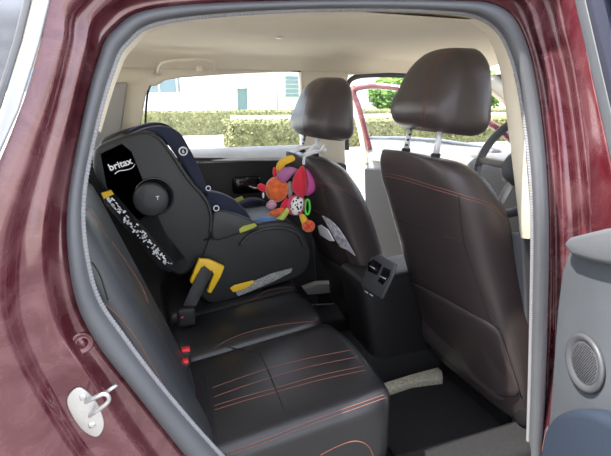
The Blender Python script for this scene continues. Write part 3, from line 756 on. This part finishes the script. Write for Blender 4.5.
tubes('logo_swoosh', [crom([at(a, b, Y=Y0 - .0015) for a, b in [(115,174),(119,171),(126,170),(132,168),(135,164)]], 5)], lambda u: .0022 * (1 - .5 * u), M['white'], sp_, 6)
text('T', at(156, 200, Y=Y0 - .027), .02, 0, M['white'], 'disc_mark', bd)
# warning label strip down the rear edge
lab = [(101,192),(112,190),(174,262),(170,272),(160,268),(128,232),(104,203)]
ls = plate('warning_label', [at(a, b, Y=Y0 - .001) for a, b in lab], V((0, -.0012, 0)), M['gloss'], sp_, 0)
plate('label_heading', [at(a, b, Y=Y0 - .003) for a, b in [(101,193),(111,190),(114,194),(104,199)]], V((0, -.001, 0)), M['yellow'], ls, 0)
rnd = random.Random(7); vs, fs = [], []
for i in range(95):
    t = rnd.random(); cx_ = 108 + (168 - 108) * t + rnd.uniform(-3.5, 4.5); cy_ = 199 + (265 - 199) * t + rnd.uniform(-2.5, 2.5)
    c = at(cx_, cy_, Y=Y0 - .003); a_ = rnd.uniform(.002, .0075); b_ = rnd.uniform(.0012, .0036); an = rnd.choice([-.85, -.85, .72])
    u = V((math.cos(an), 0, math.sin(an))); v = V((-math.sin(an), 0, math.cos(an))); k = len(vs)
    vs += [c + u * a_ + v * b_, c - u * a_ + v * b_, c - u * a_ - v * b_, c + u * a_ - v * b_]; fs.append((k, k + 1, k + 2, k + 3))
mk('label_print', vs, fs, M['white'], ls, False)
ll = plate('instruction_label', [at(a, b, Y=Y0 + .004) for a, b in [(233,288),(256,280),(272,273),(292,268),(291,272),(274,281),(258,288),(238,296)]], V((0, -.003, 0)), M['lightgrey'], lb, .0005)
plate('yellow_marker', [at(a, b, Y=Y0 + .000) for a, b in [(230,288),(234,285),(253,280),(254,282),(246,288),(233,292)]], V((0, -.003, 0)), M['yellow'], lb, .0005)
plate('guide_tag', [at(a, b, Y=Y0 - .016) for a, b in [(239,229),(243,226),(255,223),(257,226),(246,231),(240,233)]], V((0, -.002, 0)), M['lime'], cs, .0005, 0)
plate('guide_tag', [at(a, b, Y=Y1 - .11) for a, b in [(230,201),(236,198),(242,196),(244,199),(238,202),(233,203)]], V((0, -.004, 0)), M['lime'], cs, .0005, 0)
for (px, py, r) in ((183, 151, .017), (208, 188, .010), (216, 208, .012)):
    c = at(px, py, Y=Y0 + (.028 if px < 200 else -.0 )); rg = disc(c + V((0, -.004, 0)), V((0, -1, 0)), [(r, 0), (r, .003), (r * .72, .0035), (r * .7, .002), (r * .3, .002)], M['white'], 'number_badge', cs, 20)
    disc(c + V((0, -.0075, 0)), V((0, -1, 0)), [(r * .66, 0), (r * .62, .0006)], M['navydark'], 'badge_face', rg, 18)
    if px < 190: text('6', c + V((-r * .28, -.0085, -r * .38)), r * 1.1, 0, M['white'], 'badge_number', rg)
# belt guide and belt
go = [(199,259),(210,260),(225,267),(221,277),(211,294),(207,292),(214,274),(204,266),(199,276),(198,286),(191,284),(190,281)]
yg = plate('belt_guide', [at(a, b, Y=Y0 - .055) for a, b in go], V((0, .022, 0)), M['yellow'], cs, .005)
tag(yg, 'bright yellow belt guide')
rbox('guide_mount', at(206, 272, Y=Y0 - .01), (.035, .03, .045), .015, M['black'], yg, 5)
blt = plate('seat_belt', [at(a, b, Y=Y0 - .050) for a, b in [(203,262),(213,268)]] + [at(213, 270, Y=Y0 - .058), at(203, 292, Y=Y0 - .075), at(196, 306, Z=.65), at(183, 306, Z=.65), at(190, 290, Y=Y0 - .075), at(200, 270, Y=Y0 - .058)], V((0, .004, 0)), M['strap'], bench, .001)
bk_ = at(186, 314, Z=.64)
bb = rbox('belt_buckle', bk_ + V((0, 0, -.01)), (.032, .016, .035), .008, M['black'], bench, 6)
tubes('buckle_mark', [[at(181, 318, Z=.668), at(183, 317, Z=.668)]], .003, M['red'], bb)
# upper belt run through the shell
tubes('belt_slot', [[at(204, 240, Y=Y0 - .002), at(236, 232, Y=Y0 - .0)]], .004, M['black'], lb)

# ------------------------------------------------------------------ plush toys on the passenger headrest
tn = V((-.35, -.94, 0)).normalized()
def tp(P, o=0):
    pl = (V((.565, .965, 1)) + tn * o, tn)
    return [at(240 + a / 4.556, 140 + b / 4.556, plane=pl) for a, b in P]
def ell(cx, cy, rx, ry, n=10): return [(cx + rx * math.cos(2 * PI * k / n), cy + ry * math.sin(2 * PI * k / n)) for k in range(n)]
ft = empty('plush_toy', tp([(168, 222)])[0]); tag(ft, 'round orange plush toy with yellow crest and red snout, left of the two hanging toys', 'toy', 'plush toys hanging behind the passenger seat')
et = empty('plush_toy', tp([(275, 230)])[0]); tag(et, 'red and magenta eared plush toy with spotted belly, right of the two hanging toys', 'toy', 'plush toys hanging behind the passenger seat')
def pw(name, P, t, m, par, o=0, n=4): return pillow(name, tp(P, o), tn, t, t, M[m], par, n, 6, 2.2)
pw('body', ell(168, 224, 53, 58), .045, 'orange', ft)
pw('snout', [(80,205),(95,198),(122,212),(118,236),(92,230),(80,218)], .012, 'tred', ft)
pw('crest', [(162,140),(172,102),(205,76),(240,70),(250,92),(215,108),(196,132),(180,165)], .018, 'tyellow', ft, -.01)
pw('ear', ell(157, 147, 9, 24), .010, 'tred', ft, .01)
pw('tag', ell(106, 252, 5, 14), .003, 'white', ft, .02)
pw('foot', [(120,290),(150,268),(168,295),(152,314),(124,310)], .018, 'sock', ft, .015)
pw('leg', [(182,322),(190,288),(215,262),(222,300),(205,330)], .015, 'tred', ft, .005)
pw('wing', [(166,162),(190,130),(230,122),(262,135),(238,162),(205,192),(182,188)], .014, 'purple', et, .03)
pw('head', [(238,192),(253,150),(284,116),(302,150),(305,200),(297,252),(262,252),(238,226)], .035, 'tred', et, .025)
pw('ear', [(300,130),(326,155),(346,190),(341,230),(320,249),(300,252),(303,190)], .018, 'magenta', et, .022)
pw('body', [(213,290),(235,255),(287,255),(294,310),(270,342),(225,336)], .028, 'pink', et, .02)
pw('belly', [(235,277),(255,258),(287,270),(281,322),(252,342),(229,316)], .016, 'dots', et, .045)
pw('arm', [(128,338),(150,318),(195,310),(202,330),(160,348)], .014, 'orange', et, .02)
pw('arm', [(212,308),(228,322),(195,368),(164,362),(185,340)], .014, 'lgreen', et, .03)
pw('leg', [(270,342),(296,342),(318,388),(290,398)], .016, 'tyellow', et, .02)
f_ = pw('foot', ell(312, 392, 30, 28), .016, 'orange', et, .03)
tubes('foot_cross', [tp([(296, 376), (328, 408)], .048), tp([(330, 378), (296, 406)], .048)], .0030, M['tred'], f_)
tubes('teether_ring', [tp(ell(307, 305, 11, 34, 20), .02)], .005, M['tgreen'], et, 8, closed=True)
pw('blanket', [(72,362),(110,350),(165,362),(172,376),(120,384),(70,378)], .016, 'tblue', et, .05)
pw('dark_patch', [(215,200),(236,190),(240,245),(222,265)], .010, 'greytrim', et, .0)
# white strap
sp = empty('toy_strap', tp([(320, 35)])[0]); tag(sp, 'crumpled white fabric strap tied around the passenger headrest posts', 'strap')
tubes('band', [crom(tp([(246,54),(262,44),(290,34),(330,30),(370,34),(392,50)], .0), 5)], .007, M['white'], sp)
tubes('tail', [crom(tp([(290,112),(292,85),(300,62),(318,44),(345,20)], .02), 5), crom(tp([(300,60),(335,52),(370,44),(385,22)], .015), 5)], .006, M['white'], sp)
pw('bow', [(285,66),(310,48),(345,44),(352,58),(322,70),(300,78)], .008, 'white', sp, .02)

# papers in the passenger map pocket
T = bvh(pback)
def lay(P, m, name, label, lift, cat='magazine'):
    pts = []
    for a, b in P:
        l, n, i, d = T.ray_cast(CAM, rdir(a, b).normalized())
        pts.append((l if l else at(a, b, X=.72)) + V((-lift, -lift * .3, 0)))
    o = plate(name, pts, V((-.006, 0, 0)), M[m], None, .001); tag(o, label, cat); return o
lay([(326,215),(334,219),(342,227),(350,239),(359,255),(351,249),(344,246),(337,234)], 'paper', 'magazine', 'folded magazine tucked into the passenger seat pocket', .016)
lay([(323,225),(326,224),(333,229),(339,240),(335,240),(325,234)], 'white', 'booklet', 'small white booklet left of the magazine in the passenger seat pocket', .022, 'booklet')
